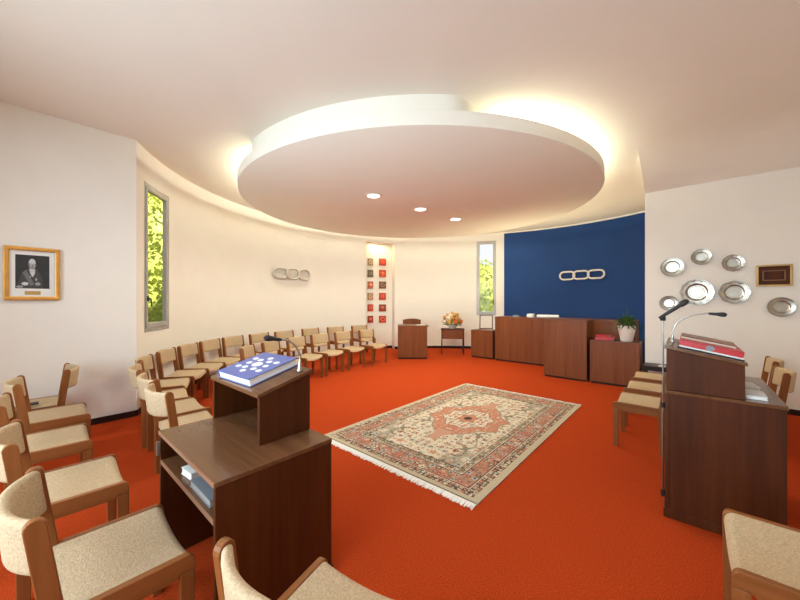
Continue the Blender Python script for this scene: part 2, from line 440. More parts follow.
# medallion
def octo(x, y, k=1.0): return np.maximum(np.maximum(np.abs(x), np.abs(y)*k), (np.abs(x)+np.abs(y)*k)*.74)
lob = 1+.05*np.cos(8*np.arctan2(fy, fx))
md = octo(fx, fy, .86)*lob
m = md < .445; col[m] = olive*.9
m = md < .432; col[m] = salmon
motif(md < .42, ax, ay, .06, [rust, cream, salmon, tan], 12, .12, .36)
m = md < .29; col[m] = dk*1.6
m = md < .28; col[m] = cream
motif(md < .265, ax, ay, .06, [rust, olive, salmon, bluegr], 14, .2, .45)
m = (md < .11); col[m] = salmon
m = (md < .05); col[m] = dk
pen = field & (ax < .10*(1-(ay-.55)/.35)) & (ay > .50) & (ay < .80); col[pen] = salmon*.8+cream*.2
# borders from the edge inwards
def band(lo, hi, c): m = (de >= lo) & (de < hi); col[m] = c; return m
band(0, .055, tan)
m = band(.055, .135, dk*1.6); motif(m, along, de-.055, .04, [cream, tan, salmon, olive], 21, .3, .48)
band(.135, .145, cream*.9); band(.145, .152, dk)
m = band(.152, .285, salmon); motif(m, np.abs(along), de-.152, .0665, [dk*1.5, cream, olive, rust, bluegr], 23, .26, .50)
m = (de >= .152) & (de < .285) & (np.abs(de-.2185-.045*np.sin(along*28)) < .008); col[m] = olive*.7
band(.285, .292, dk); band(.292, .300, cream*.9)
m = band(.300, .362, olive*.75); motif(m, along, de-.300, .031, [dk, cream, salmon, tan], 25, .25, .5)
band(.362, .370, dk); band(.370, .378, cream)
endb = dye < .018; col[endb & (dye < .012)] = dk*.8
rs = np.random.RandomState(4); col *= .82*(1+.12*(rs.rand(fx.size, 1)-.5))
me = bpy.data.meshes.new('rug_pile')
me.from_pydata(verts.tolist(), [], quads.tolist())
at_ = me.color_attributes.new('pattern', 'FLOAT_COLOR', 'CORNER')
full = np.ones((fx.size, 4, 4), np.float32); full[:, :, :3] = np.clip(col, 0, 1)[:, None, :]
at_.data.foreach_set('color', full.ravel())
m, nt, b = new_mat('rug_wool'); va = nt.nodes.new('ShaderNodeVertexColor'); va.layer_name = 'pattern'
nt.links.new(va.outputs['Color'], b.inputs['Base Color']); b.inputs['Roughness'].default_value = .95; b.inputs['Specular IOR Level'].default_value = .1
me.materials.append(m); o = bpy.data.objects.new('rug_pile', me); C.objects.link(o); o.parent = rug
mb = MB(); mb.box2((-RW/2-.004, -RL/2, .001), (RW/2+.004, RL/2, .0112)); mb.build('rug_backing', M['cream'], rug)
for s in (-1, 1):
    mb = MB(); y0 = s*RL/2
    n = 150
    for k in range(n):
        x = -RW/2+RW*(k+.5)/n; l = .055+.02*random.random(); sw = .012*(random.random()-.5)
        w = RW/n*.46
        mb.pydata([(x-w, y0, .008), (x+w, y0, .008), (x+sw+w*.8, y0+s*l, .003), (x+sw-w*.8, y0+s*l, .003),
                   (x-w, y0, .002), (x+w, y0, .002), (x+sw+w*.8, y0+s*l, .0005), (x+sw-w*.8, y0+s*l, .0005)],
                  [(0, 1, 2, 3), (4, 5, 6, 7), (0, 3, 7, 4), (1, 2, 6, 5), (2, 3, 7, 6)])
    mb.build('fringe', M['white'], rug)

# ------------------------------------------------------------------ upholstered chairs
CW, YS = .52, .84                                # overall width; depth factor
def make_chair():
    root = thing('upholstered_chair', 'x', 'chair')
    xo, t = CW/2-.015, .030
    for s in (-1, 1):
        x0, x1 = s*xo-t/2, s*xo+t/2
        # front leg
        mb = MB(); mb.prism([(.192, 0), (.245, 0), (.25, .385), (.185, .385)], yzc, x0, x1, .004); mb.build('leg', M['teak'], root)
        # rear leg, running up as the back post with a rounded top
        top = [(-.318+.033+.033*math.cos(PI-PI*i/8), .775+.030*math.sin(PI*i/8)) for i in range(9)]
        mb = MB(); mb.prism([(-.262, 0), (-.205, 0), (-.196, .38), (-.205, .48)] + top[::-1] + [(-.268, .45)], yzc, x0, x1, .004); mb.build('leg', M['teak'], root)
        # side rail with rounded front corner
        cr = [(.25-.035+.035*math.cos(PI/2-PI/2*i/6), .455-.035+.035*math.sin(PI/2-PI/2*i/6)) for i in range(7)]
        mb = MB(); mb.prism([(-.2, .372), (-.2, .455)] + cr + [(.25, .386), (.186, .386), (.170, .372)], yzc, x0, x1, .004); mb.build('side_rail', M['teakr'], root)
    mb = MB(); mb.box((0, .11, .385), (CW-.062, .03, .04)); mb.build('cross_rail', M['teak'], root)
    mb = MB(); mb.box((0, -.168, .385), (CW-.062, .025, .045)); mb.build('cross_rail', M['teak'], root)
    # seat pad, hollowed between the rails and rolled over at the front
    hw = CW/2-.031; nxs, path = 12, []
    for i in range(13): path.append((-.235+.435*i/12, 0.0))
    for i in range(1, 9):
        a = PI/2*i/8; path.append((.20+.045*math.sin(a), -.045*(1-math.cos(a))))
    vs = []; fs = []; npth = len(path)
    for layer in (0, 1):
        for (y, dz) in path:
            for i in range(nxs+1):
                x = -hw+2*hw*i/nxs; u = x/hw
                sag = .030*(1-u*u)*(0.55+.45*(y+.235)/.48)
                z = .452-sag+dz
                if layer: z = min(z-.004, .452-sag-.05)
                vs.append((x, YS*(y-(.012*layer if dz < 0 else 0)), z))
    N = npth*(nxs+1)
    for j in range(npth-1):
        for i in range(nxs):
            a = j*(nxs+1)+i; fs.append((a, a+1, a+nxs+2, a+nxs+1)); fs.append((N+a, N+a+nxs+1, N+a+nxs+2, N+a+1))
    for j in range(npth-1):
        for i in (0, nxs):
            a = j*(nxs+1)+i; fs.append((a, a+nxs+1, N+a+nxs+1, N+a))
    for i in range(nxs):
        fs.append((i, i+1, N+i+1, N+i)); a = (npth-1)*(nxs+1)+i; fs.append((a, a+1, N+a+1, N+a))
    mb = MB(); mb.pydata(vs, fs); mb.build('seat', M['fabric'], root, smooth=True)
    # backrest pad, bowed backwards between the posts
    vs = []; fs = []; nbx = 16
    sec = []
    zb, zt = .605, .795
    for i in range(7): sec.append((1, zb+.02+(zt-zb-.04)*i/6))
    for i in range(1, 6):
        a = PI*i/6; sec.append((math.cos(a), zt-.02+.02*math.sin(a)))
    for i in range(7): sec.append((-1, zt-.02-(zt-zb-.04)*i/6))
    for i in range(1, 6):
        a = PI*i/6; sec.append((-math.cos(a), zb+.02-.02*math.sin(a)))
    ns = len(sec); hb = CW/2-.0305
    for i in range(nbx+1):
        x = -hb+2*hb*i/nbx; u = x/hb
        yc = YS*-.262-.075*(1-abs(u)**2.4)
        for sgn, z in sec:
            zz = z-.012*(1-u*u)*(1 if z < .64 else 0)
            vs.append((x, yc-(z-.6)*.12+.019*sgn, zz))
    for i in range(nbx):
        for k in range(ns): fs.append((i*ns+k, i*ns+(k+1) % ns, (i+1)*ns+(k+1) % ns, (i+1)*ns+k))
    fs += [tuple(range(ns)), tuple(nbx*ns+k for k in range(ns))]
    mb = MB(); mb.pydata(vs, fs); mb.build('backrest', M['fabric'], root, smooth=True)
    return root
chair_proto = make_chair(); chair_used = [False]
def chair(x, y, yaw, label, group):
    """yaw: compass direction the sitter looks, clockwise from +Y"""
    o = copy_tree(chair_proto) if chair_used[0] else chair_proto
    chair_used[0] = True
    o.location = (x, y, 0); o.rotation_euler = (0, 0, -R(yaw)); o['label'] = label; o['group'] = group
    return o
def chair_ff(p, yaw, label, group, left=True):
    """p: front-left (or front-right) corner of the seat on the floor plan"""
    f = Vector((math.sin(R(yaw)), math.cos(R(yaw)))); r = Vector((f.y, -f.x))
    c = Vector(p[:2])-f*.21+(r*(CW/2) if left else -r*(CW/2))
    return chair(c.x, c.y, yaw, label, group)
G1 = 'beige chairs along the curved wall'; G2 = 'beige chairs in the front row of the curved block'
G3 = 'beige chairs in the left corner row'; G4 = 'beige chairs on the right side'
# row along the curved wall: where each back stands, and where the sitter looks
arc_row = [
    (-1.96, 2.68, 41, 'beige chair with pale back, next to the open-shelf lectern'),
    (-2.36, 3.10, 43, 'second beige chair back from the open-shelf lectern, pale back'),
    (-2.80, 3.53, 52, 'beige chair third back from the open-shelf lectern, by the wall corner'),
    (-3.19, 4.12, 64, 'beige chair at the wall corner just before the tall left window'),
    (-3.37, 4.74, 77, 'beige chair directly below the tall left window'),
    (-3.44, 5.34, 86, 'first beige chair past the tall left window, against the curved wall'),
    (-3.43, 5.94, 95, 'second beige chair past the tall left window, against the curved wall'),
    (-3.32, 6.54, 106, 'third beige chair past the tall left window, against the curved wall'),
    (-3.06, 7.15, 113, 'fourth beige chair past the tall left window, just before the chain emblem above'),
    (-2.71, 7.69, 121, 'fifth beige chair past the tall left window, below the wall chain emblem'),
    (-2.31, 8.47, 127, 'wall row chair standing third from the tile niche, behind the front row'),
    (-1.77, 8.98, 134, 'wall row chair standing second from the tile niche, behind the front row'),
    (-1.18, 9.50, 140, 'wall row chair standing nearest to the tile niche, behind the front row')]
for x, y, yaw, lb in arc_row:
    f = Vector((math.sin(R(yaw)), math.cos(R(yaw)))); chair(x+f.x*.25, y+f.y*.25, yaw, lb, G1)
front_row = [((-.84, 8.10), 126, 'front row chair nearest to the tile niche and the small desk'),
             ((-1.32, 7.56), 124, 'front row chair second from the tile niche'),
             ((-1.71, 7.00), 120, 'front row chair third from the tile niche'),
             ((-2.03, 6.42), 112, 'front row chair fourth from the tile niche, right of the gooseneck microphone'),
             ((-2.28, 5.79), 99, 'front row chair mostly hidden behind the gooseneck microphone'),
             ((-2.37, 5.10), 84, 'front row chair mostly hidden behind the blue book')]
for (x, y), yaw, lb in front_row:
    f = Vector((math.sin(R(yaw)), math.cos(R(yaw)))); chair(x+f.x*.25, y+f.y*.25, yaw, lb, G2)
# corner on the left
chair_ff((-1.24, 1.725), 42, 'large beige chair in front of the open side of the left lectern', G3)
chair_ff((-1.955, 2.275), 43, 'second beige chair of the left row, behind the one facing the lectern', G3)
chair_ff((-2.70, 2.85), 43, 'third beige chair of the left row, with bare seat under the portrait', G3)
chair_ff((-3.26, 3.43), 43, 'fourth beige chair of the left row, next to the chair holding a black folder', G3)
cD = chair(-3.735, 3.365, 225, 'beige chair by the white wall with a black folder on its seat', G3)
chair_ff((-.322, 1.37), 27, 'beige chair at the lower edge, close behind the left lectern', G3)
# right side
chair_ff((1.64, 1.68), -48.7, 'beige chair with empty seat in front of the right lectern', G4, left=False)
for k, lb in enumerate(('nearest of three beige seats beside the right lectern', 'middle one of three beige seats beside the right lectern', 'farthest of three beige seats beside the right lectern, by the low dark table')):
    p = Vector((2.215, 3.44, 0))+Vector((.655, .755, 0))*(.735*k); chair_ff(p, -48.7, lb, G4, left=True)
for p, lb in (((4.50, 3.98), 'chair behind the right lectern, nearer to the wall of plates'), ((3.90, 3.36), 'chair behind the right lectern, farther from the wall of plates')):
    f = Vector((math.sin(R(-48.7)), math.cos(R(-48.7)))); chair(p[0]+f.x*.25, p[1]+f.y*.25, -48.7, lb, G4)
p = Vector(cD.location); mb = MB(); mb.box((0, 0, .006), (.34, .09, .012), None, .003)
o = tag(mb.build('folder', M['black']), 'flat black folder lying on the chair by the white wall', 'folder'); o.location = (p.x-.07, p.y-.12, .455); o.rotation_euler = (0, 0, R(48))

# ------------------------------------------------------------------ lecterns
def lectern(loc, rz, W, D, H, bx, by, hf, hr, label, hinge=False):
    """+y faces the audience, the -y side is open; bx, by: extent of the reading desk"""
    t = thing('lectern', label, 'lectern', loc, rz)
    k = .022
    for s in (-1, 1):
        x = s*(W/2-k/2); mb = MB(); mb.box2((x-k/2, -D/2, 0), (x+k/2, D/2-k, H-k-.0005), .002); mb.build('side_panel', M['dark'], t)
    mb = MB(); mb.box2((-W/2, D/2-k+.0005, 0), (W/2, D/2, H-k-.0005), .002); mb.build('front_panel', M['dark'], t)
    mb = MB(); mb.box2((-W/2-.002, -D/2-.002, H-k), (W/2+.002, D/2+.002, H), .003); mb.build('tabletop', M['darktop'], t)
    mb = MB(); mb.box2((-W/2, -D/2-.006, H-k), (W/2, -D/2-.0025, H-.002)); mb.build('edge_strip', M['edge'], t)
    mb = MB(); mb.box2((-W/2+k+.0005, -D/2+.004, H-.185), (W/2-k-.0005, D/2-k-.001, H-.165), .002); sh = mb.build('shelf', M['darktop'], t)
    mb = MB(); mb.box2((-W/2+k, -D/2, H-.188), (W/2-k, -D/2+.0035, H-.163)); mb.build('shelf_edge', M['edge'], t)
    mb = MB(); mb.box2((-W/2-.006, D/2+.0005, 0), (W/2+.006, D/2+.009, .06), .002); mb.box2((W/2+.0005, -D/2, 0), (W/2+.008, D/2, .06), .002); mb.box2((-W/2-.008, -D/2, 0), (-W/2-.0005, D/2, .06), .002)
    mb.build('plinth', M['dark'], t)
    # reading desk
    y0, y1 = by; x0, x1 = bx; z0 = H+.001
    sl = lambda y: hf+(hr-hf)*(y-y0)/(y1-y0)
    for x in (x0+k/2, x1-k/2):
        mb = MB(); mb.prism([(y0, z0), (y1, z0), (y1, sl(y1)-k), (y0, sl(y0)-k)], yz, x-k/2, x+k/2, .002); mb.build('reading_desk_side', M['dark'], t)
    mb = MB(); mb.prism([(y1-k, z0), (y1-.0005, z0), (y1-.0005, sl(y1)-k), (y1-k, sl(y1-k)-k)], yz, x0+k+.0005, x1-k-.0005); mb.build('reading_desk_front', M['dark'], t)
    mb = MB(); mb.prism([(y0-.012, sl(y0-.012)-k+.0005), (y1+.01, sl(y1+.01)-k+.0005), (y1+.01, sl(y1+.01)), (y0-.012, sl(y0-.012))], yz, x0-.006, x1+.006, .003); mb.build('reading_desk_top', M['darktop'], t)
    if hinge:
        mb = MB(); mb.tube([(-W/2+.006, -D/2-.012, H-.14), (-W/2+.006, -D/2-.012, H-.06)], .007); mb.box((-W/2+.012, -D/2-.004, H-.10), (.02, .006, .07)); mb.build('hinge', M['chrome'], t, smooth=True)
    return t, sl
uL, vL = Vector((.659, .752, 0)), Vector((-.752, .659, 0))
WL, DL, HL = .84, .589, .75
NL = Vector((-.762, 1.36, 0)); cL = NL+uL*DL/2+vL*WL/2; rL = -R(41.2)
tL, slL = lectern(cL, rL, WL, DL, HL, (-WL/2+.004, .22), (-.012, DL/2-.004), 1.022, 1.10, 'dark wooden lectern with open shelf carrying the big blue book', True)
def locL(x, y, z): v = cL+uL*y-vL*x; return Vector((v.x, v.y, z))
uR, vR = Vector((-.754, .656, 0)), Vector((.656, .754, 0))     # audience direction, and towards the wall
WR, DR, HR = .96, .56, .879
NRr = Vector((1.849, 2.302, 0)); cR = NRr-uR*DR/2+vR*WR/2; rR = R(49)
tR, slR = lectern(cR, rR, WR, DR, HR, (-WR/2+.02, .22), (-.11, DR/2-.006), 1.115, 1.188, 'dark wooden lectern with red book and microphones, at the right')
def locR(x, y, z): v = cR+uR*y+vR*x; return Vector((v.x, v.y, z))

# big blue book
tilt = math.atan2(slL(.2)-slL(0), .2)
bk = thing('book', 'thick blue hardback with white oval dots, lying on the left lectern', 'book')
bw, bd, bt = .39, .315, .046
bk.location = locL(-.115, .147, slL(.147)+.002); bk.rotation_euler = Matrix.Rotation(rL+R(4), 4, 'Z').to_euler()
bk.rotation_mode = 'XYZ'; bk.rotation_euler = (Matrix.Rotation(rL, 4, 'Z') @ Matrix.Rotation(tilt, 4, 'X') @ Matrix.Rotation(R(2), 4, 'Z')).to_euler()
mb = MB(); mb.box2((-bw/2, -bd/2, 0), (bw/2, bd/2, .004), .001); mb.box2((-bw/2, -bd/2, bt-.004), (bw/2, bd/2, bt), .001); mb.box2((-bw/2-.006, -bd/2, 0), (-bw/2, bd/2, bt), .002)
mb.build('cover', M['bluebook'], bk)
mb = MB(); mb.box2((-bw/2+.001, -bd/2+.007, .0045), (bw/2-.008, bd/2-.007, bt-.0045)); mb.build('pages', M['white'], bk)
mb = MB()
dots = [(0, 0, .045, .030)] + [(x, y, .026, .0165) for x, y in ((-.10, .0), (.10, 0), (-.052, .052), (.052, .052), (-.052, -.052), (.052, -.052), (-.125, .058), (.125, .058), (-.125, -.058), (.125, -.058), (0, .092), (0, -.092))]
for x, y, a, b_ in dots:
    mb.pydata([(x+a*math.cos(2*PI*k/20), y+b_*math.sin(2*PI*k/20), bt+.0006) for k in range(20)], [tuple(range(20))])
mb.build('cover_dots', M['white'], bk, label='white oval dots printed on the blue cover')

# gooseneck microphones
def gooseneck(name, base, path, r, label, head=.085):
    t = thing(name, label, 'microphone', base)
    pts = [Vector(q) for q in path]
    sm = []
    for i in range(len(pts)-1):
        p0, p1, p2, p3 = pts[max(i-1, 0)], pts[i], pts[i+1], pts[min(i+2, len(pts)-1)]
        for j in range(8):
            s = j/8; sm.append(.5*((2*p1)+(p2-p0)*s+(2*p0-5*p1+4*p2-p3)*s*s+(3*p1-p0-3*p2+p3)*s**3))
    sm.append(pts[-1])
    mb = MB(); mb.tube(sm, r); mb.build('neck', M['chrome'], t, smooth=True)
    mb = MB(); mb.lathe([(.016, 0), (.016, .008), (.012, .014), (.010, .05), (.0001, .051)], n=20); mb.build('mount', M['chrome'], t, smooth=True)
    d = (pts[-1]-pts[-2]).normalized(); e = pts[-1]
    mb = MB(); mb.tube([e-d*.012, e, e+d*.03, e+d*.06, e+d*(head-.01), e+d*head], [r*1.3, r*1.6, .011, .017, .016, .008], 14); mb.build('head', M['black'], t, smooth=True)
    return t
b0 = locL(.185, .245, slL(.245)+.006)
d1 = (-uL*.95+vL*.05).normalized()
gooseneck('gooseneck_microphone', b0, [(0, 0, .03), (0, 0, .09), tuple(d1*.03+Vector((0, 0, .15))), tuple(d1*.075+Vector((0, 0, .182))), tuple(d1*.125+Vector((0, 0, .192)))], .006, 'silver gooseneck microphone bending over the blue book')
b0 = locR(-.12, .249, slR(.249)+.004)
gooseneck('gooseneck_microphone', b0, [(0, 0, .03), (0, 0, .07), tuple(-uR*.03+Vector((0, 0, .145))), tuple(-uR*.10+Vector((0, 0, .20))), tuple(-uR*.19+Vector((0, 0, .222))), tuple(-uR*.215+Vector((0, 0, .220)))], .006, 'silver gooseneck microphone bending over the red book')
# straight microphone stand beside the right lectern
ps = NRr+vR*.30+uR*.0245
st = thing('microphone_stand', 'slim chrome microphone stand beside the right lectern', 'microphone stand', ps)
mb = MB(); mb.lathe([(.0001, 0), (.014, 0), (.014, .03), (.011, .05), (.0001, .05)], n=24); mb.build('foot', M['black'], st, smooth=True)
mb = MB(); mb.tube([(0, 0, .04), (0, 0, .70)], .009); mb.build('lower_tube', M['chrome'], st, smooth=True)
mb = MB(); mb.tube([(0, 0, .69), (0, 0, 1.352)], .006); mb.build('upper_tube', M['chrome'], st, smooth=True)
mb = MB(); mb.lathe([(.0001, .68), (.014, .68), (.014, .72), (.0001, .72)], n=20); mb.build('clamp', M['black'], st, smooth=True)
mb = MB(); mb.box((0, 0, 1.365), (.03, .025, .035), None, .005); mb.build('clip', M['black'], st)
mic = thing('microphone', 'black handheld microphone clipped on top of the slim stand', 'microphone', (ps.x, ps.y, 1.385))
d = (-uR*.75+Vector((0, 0, .62))).normalized()
mb = MB(); mb.tube([-d*.03, d*.0, d*.11, d*.125], [.010, .012, .014, .015], 16); mb.build('body', M['black'], mic, smooth=True)
mb = MB(); mb.tube([d*.1255, d*.14, d*.165, d*.185, d*.192], [.015, .021, .022, .015, .004], 16); mb.build('grille', M['black'], mic, smooth=True)

# red book and the volumes with it on the right lectern
tiltR = math.atan2(slR(.2)-slR(0), .2)
def on_slope(name, x, y, z, w, d, h, mats, label, cat, fn):
    t = thing(name, label, cat, locR(x, y, slR(y)+z)); t.rotation_euler = (Matrix.Rotation(rR, 4, 'Z') @ Matrix.Rotation(tiltR, 4, 'X')).to_euler(); fn(t, w, d, h); return t
def f_folder(t, w, d, h):
    mb = MB(); mb.box2((-w/2, -d/2, 0), (w/2, d/2, h*.45), .001); mb.build('cover', M['black'], t)
    mb = MB(); mb.box2((-w/2+.004, -d/2+.004, h*.46), (w/2-.004, d/2-.004, h)); mb.build('pages', M['white'], t)
def f_red(t, w, d, h):
    mb = MB(); mb.box2((-w/2, -d/2, 0), (-w/2+.006, d/2, h), .002); mb.box2((-w/2+.006, -d/2, 0), (w/2, d/2, .004)); mb.box2((-w/2+.006, -d/2, h-.004), (w/2, d/2, h), .001); mb.build('cover', M['red'], t)
    mb = MB(); mb.box2((-w/2+.007, -d/2+.006, .0045), (w/2-.006, d/2-.006, h-.0045)); mb.build('pages', M['cream'], t)
    mb = MB(); mb.prism([(.022*math.cos(PI/4*k+PI/8)*1.1, h/2+.019*math.sin(PI/4*k+PI/8)) for k in range(8)], lambda a, b_, s: (s, a, b_), -w/2-.002, -w/2-.0002); mb.build('emblem', M['grey'], t, label='small dark emblem on the spine')
def f_brown(t, w, d, h):
    mb = MB(); mb.box2((-w/2, -d/2, 0), (w/2, d/2, h*.55)); mb.build('pages', M['cream'], t)
    mb = MB(); mb.box2((-w/2-.003, -d/2-.003, h*.56), (w/2+.003, d/2+.003, h), .002); mb.build('cover', M['edge'], t)
yc = .05
on_slope('folder', -.18, yc, .0005, .44, .33, .016, None, 'thin black and white folder under the red book', 'folder', f_folder)
on_slope('book', -.20, yc, .017, .35, .325, .036, None, 'thick red book with dark emblem on its spine', 'book', f_red)
on_slope('book', -.08, yc+.005, .0545, .26, .29, .02, None, 'cream paged book with brown cover lying on the red book', 'book', f_brown)
def stack(loc, rz, dims, mats, name, label, cat, spine=False):
    t = thing(name, label, cat, loc, rz)
    w, d, h = dims
    mb = MB(); mb.box2((-w/2, -d/2, 0), (w/2, d/2, .003), .001); mb.box2((-w/2, -d/2, h-.003), (w/2, d/2, h), .001)
    if spine: mb.box2((-w/2, -d/2-.005, 0), (w/2, -d/2, h), .002)
    mb.build('cover', mats[0], t)
    mb = MB(); mb.box2((-w/2+.004, -d/2+.004, .0032), (w/2-.004, d/2-.004, h-.0032)); mb.build('pages', mats[1], t); return t
stack(locR(-.30, -.165, HR+.001), rR, (.20, .10, .022), (M['white'], M['white']), 'booklet', 'white booklet on the right lectern in front of its reading desk', 'booklet')
stack(locR(-.02, -.165, HR+.001), rR+R(8), (.18, .08, .026), (M['white'], M['cream']), 'booklet', 'cream booklet farther back on the right lectern', 'booklet')
# inside the left lectern's shelf
stack(locL(.17, -.19, HL-.164), rL, (.26, .17, .034), (M['grey'], M['alu']), 'book', 'grey book lying in the shelf of the left lectern', 'book')
stack(locL(-.08, -.20, HL-.164), rL+R(5), (.12, .12, .034), (M['white'], M['white']), 'box', 'small white box in the shelf of the left lectern', 'box')
mb = MB(); mb.box((0, 0, .022), (.05, .05, .044), None, .008); mb.box((0, 0, .047), (.02, .02, .006), None, .002)
o = tag(mb.build('switch_box', M['black']), 'small black switch box at the end of the left lectern shelf', 'switch box'); o.location = locL(.346, -.215, HL-.164); o.rotation_euler = (0, 0, rL)

# ------------------------------------------------------------------ furniture at the back
def panel_unit(name, p, fwd_len, width, height, label, cat, rz=-YAW, top='desktop', wood_='desk', plinth=True, solid=True):
    """p: front-left foot; the front runs along B, depth runs along A"""
    t = thing(name, label, cat, p, rz)
    k = .02; W, D, H = width, fwd_len, height
    mb = MB(); mb.box2((0, 0, .035), (W, k, H-.022), .002); mb.build('front_panel', M[wood_], t)
    for x in (0, W-k):
        mb = MB(); mb.box2((x, k+.0005, 0), (x+k, D, H-.022), .002); mb.build('side_panel', M[wood_], t)
    mb = MB(); mb.box2((-.003, -.003, H-.0215), (W+.003, D, H), .003); mb.build('top', M[top], t)
    if plinth:
        mb = MB(); mb.box2((k+.0005, .012, 0), (W-k-.0005, .03, .0345)); mb.build('plinth', M['base'], t)
    if solid:
        mb = MB(); mb.box2((k+.0005, D-k, .001), (W-k-.0005, D-.002, H-.022)); mb.build('back_panel', M[wood_], t)
    return t
pd = at(495, 360, 0)
panel_unit('desk', pd, .62, 2.92, 1.105, 'long high wooden desk in front of the blue wall', 'desk')
pp = at(544, 376, 0)
panel_unit('pulpit', pp, .55, .76, 1.145, 'tall plain wooden pulpit standing before the long desk', 'pulpit')
pc = at(589.8, 382.3, 0)
panel_unit('cabinet', pc, .46, .745, .785, 'low wooden cabinet with potted plant, next to the pulpit', 'cabinet')
ps_ = at(471, 356.8, 0)
cs = panel_unit('cabinet', ps_, .45, .62, .73, 'low wooden cabinet under the window beside the flowers', 'cabinet')
# open frame on the small cabinet
q = ps_+B*.31+A*.26
fr = thing('frame_stand', 'slim dark wooden open frame standing on the cabinet below the window', 'frame', (q.x, q.y, .731), 0.05)
mb = MB(); mb.tube([(-.17, 0, 0), (-.165, 0, .40)], .014, 4); mb.build('post', M['dark'], fr)
mb = MB(); mb.tube([(.17, 0, 0), (.165, 0, .40)], .014, 4); mb.build('post', M['dark'], fr)
mb = MB(); mb.box((0, 0, .39), (.31, .022, .022)); mb.build('top_bar', M['dark'], fr)
mb = MB(); mb.box((0, 0, .03), (.31, .022, .022)); mb.build('bottom_bar', M['dark'], fr)
# objects on the long desk
def on_desk(bb, aa, z=1.106): v = pd+B*bb+A*aa; return Vector((v.x, v.y, z))
mb = MB(); mb.box((0, 0, .045), (.16, .16, .09), None, .025, 4)
o = tag(mb.build('cushion', M['white'], smooth=True), 'small white cushion on the long desk', 'cushion'); o.location = on_desk(.86, .12); o.rotation_euler = (0, 0, -YAW)
mb = MB(); mb.tube([(-.24, 0, .038), (-.22, 0, .038), (.22, 0, .038), (.24, 0, .038)], [.03, .038, .038, .03], 20)
o = tag(mb.build('paper_roll', M['white'], smooth=True), 'long white paper roll lying on the long desk', 'paper roll'); o.location = on_desk(1.24, .13); o.rotation_euler = (0, 0, -YAW)
mb = MB(); mb.lathe([(.0001, 0), (.10, 0), (.10, .012), (.07, .04), (.0001, .055)], n=24)
o = tag(mb.build('bell', M['grey'], smooth=True), 'low grey domed bell at the end of the long desk', 'bell'); o.location = on_desk(.50, .12)
# on the low cabinet
def on_cab(bb, aa, z=.786): v = pc+B*bb+A*aa; return Vector((v.x, v.y, z))
stack(on_cab(.21, .17), -YAW+R(6), (.30, .22, .06), (M['red'], M['cream']), 'book', 'red book lying at the bottom on the low cabinet beside the plant', 'book', True)
stack(on_cab(.19, .17, .8465), -YAW+R(-8), (.22, .17, .03), (M['red'], M['white']), 'book', 'smaller red book on top of the other on the low cabinet', 'book', True)
mb = MB(); mb.box((0, 0, .02), (.06, .06, .04), None, .012, 3)
o = tag(mb.build('ashtray', M['black'], smooth=True), 'small black block between red books and plant pot', 'ashtray'); o.location = on_cab(.385, .09)
pl = thing('potted_plant', 'bushy green plant in a white pot on the low cabinet', 'plant', on_cab(.545, .17))
mb = MB(); mb.lathe([(.0001, 0), (.085, 0), (.095, .02), (.138, .27), (.132, .28), (.124, .27), (.118, .24)], n=32); mb.build('pot', M['pot'], pl, smooth=True)
mb = MB(); mb.lathe([(.0001, .243), (.117, .243), (.117, .23), (.0001, .23)], n=24); mb.build('soil', M['soil'], pl)
def leaf(mb, p, d, L, w, droop=.3, up=Vector((0, 0, 1))):
    d = d.normalized(); sd = d.cross(up)
    if sd.length < .05: sd = Vector((1, 0, 0))
    sd.normalize(); vs = []; n = 4
    for i in range(n+1):
        s = i/n; c = p+d*L*s-up*(droop*L*s*s); ww = w*math.sin(PI*min(.97, .12+.86*s)); nrm = sd.cross(d)
        vs += [c-sd*ww+nrm*ww*.25, c, c+sd*ww+nrm*ww*.25]
    fs = []
    for i in range(n):
        a = 3*i; fs += [(a, a+1, a+4, a+3), (a+1, a+2, a+5, a+4)]
    mb.pydata(vs, fs)
mb = MB()
for k in range(230):
    a = random.uniform(0, 2*PI); e = random.uniform(-.1, 1.35); rr = random.uniform(.0, .13)
    d = Vector((math.cos(a)*math.cos(e), math.sin(a)*math.cos(e), math.sin(e)))
    p = Vector((math.cos(a)*rr*.6, math.sin(a)*rr*.6, .255+random.uniform(0, .12)))
    leaf(mb, p, d, random.uniform(.12, .22), random.uniform(.010, .018), .35)
leaf(mb, Vector((0, 0, .36)), Vector((.05, 0, 1)), .26, .012, 0)
mb.build('foliage', M['green'], pl)

# small desk with chair
pk = at(397.8, 359, 0); wd = at(427.2, 359, 0).x-pk.x
dk_ = panel_unit('desk', pk, .55, wd, .865, 'small plain wooden desk in front of the tile niche', 'desk', rz=0)
mb = MB(); mb.box2((wd-.01, .02, -.03), (wd+.04, .5, 0)); o = mb.build('end_ledge', M['desktop'], dk_); o.location = (0, 0, .86)
mb = MB(); mb.box2((0, 0, 0), (.21, .15, .008)); o = tag(mb.build('paper', M['white']), 'white sheet of paper on the small wooden desk', 'paper'); o.location = (pk.x+.50, pk.y+.10, .866)
ch = thing('wooden_chair', 'plain brown wooden chair tucked behind the small desk', 'chair', (pk.x+.40, pk.y+.80, 0), PI)
for s in (-1, 1):
    mb = MB(); mb.prism([(.17, 0), (.21, 0), (.21, .43), (.17, .43)], yz, s*.22-.018, s*.22+.018); mb.build('leg', M['desk'], ch)
    mb = MB(); mb.prism([(-.22, 0), (-.18, 0), (-.18, .45), (-.22, .95), (-.25, .95), (-.22, .45)], yz, s*.22-.018, s*.22+.018); mb.build('leg', M['desk'], ch)
mb = MB(); mb.box((0, 0, .452), (.48, .42, .04), None, .01); mb.build('seat', M['desk'], ch)
tp = [(-.26+.52*i/12, .99-.035*((i-6)/6)**2) for i in range(13)]
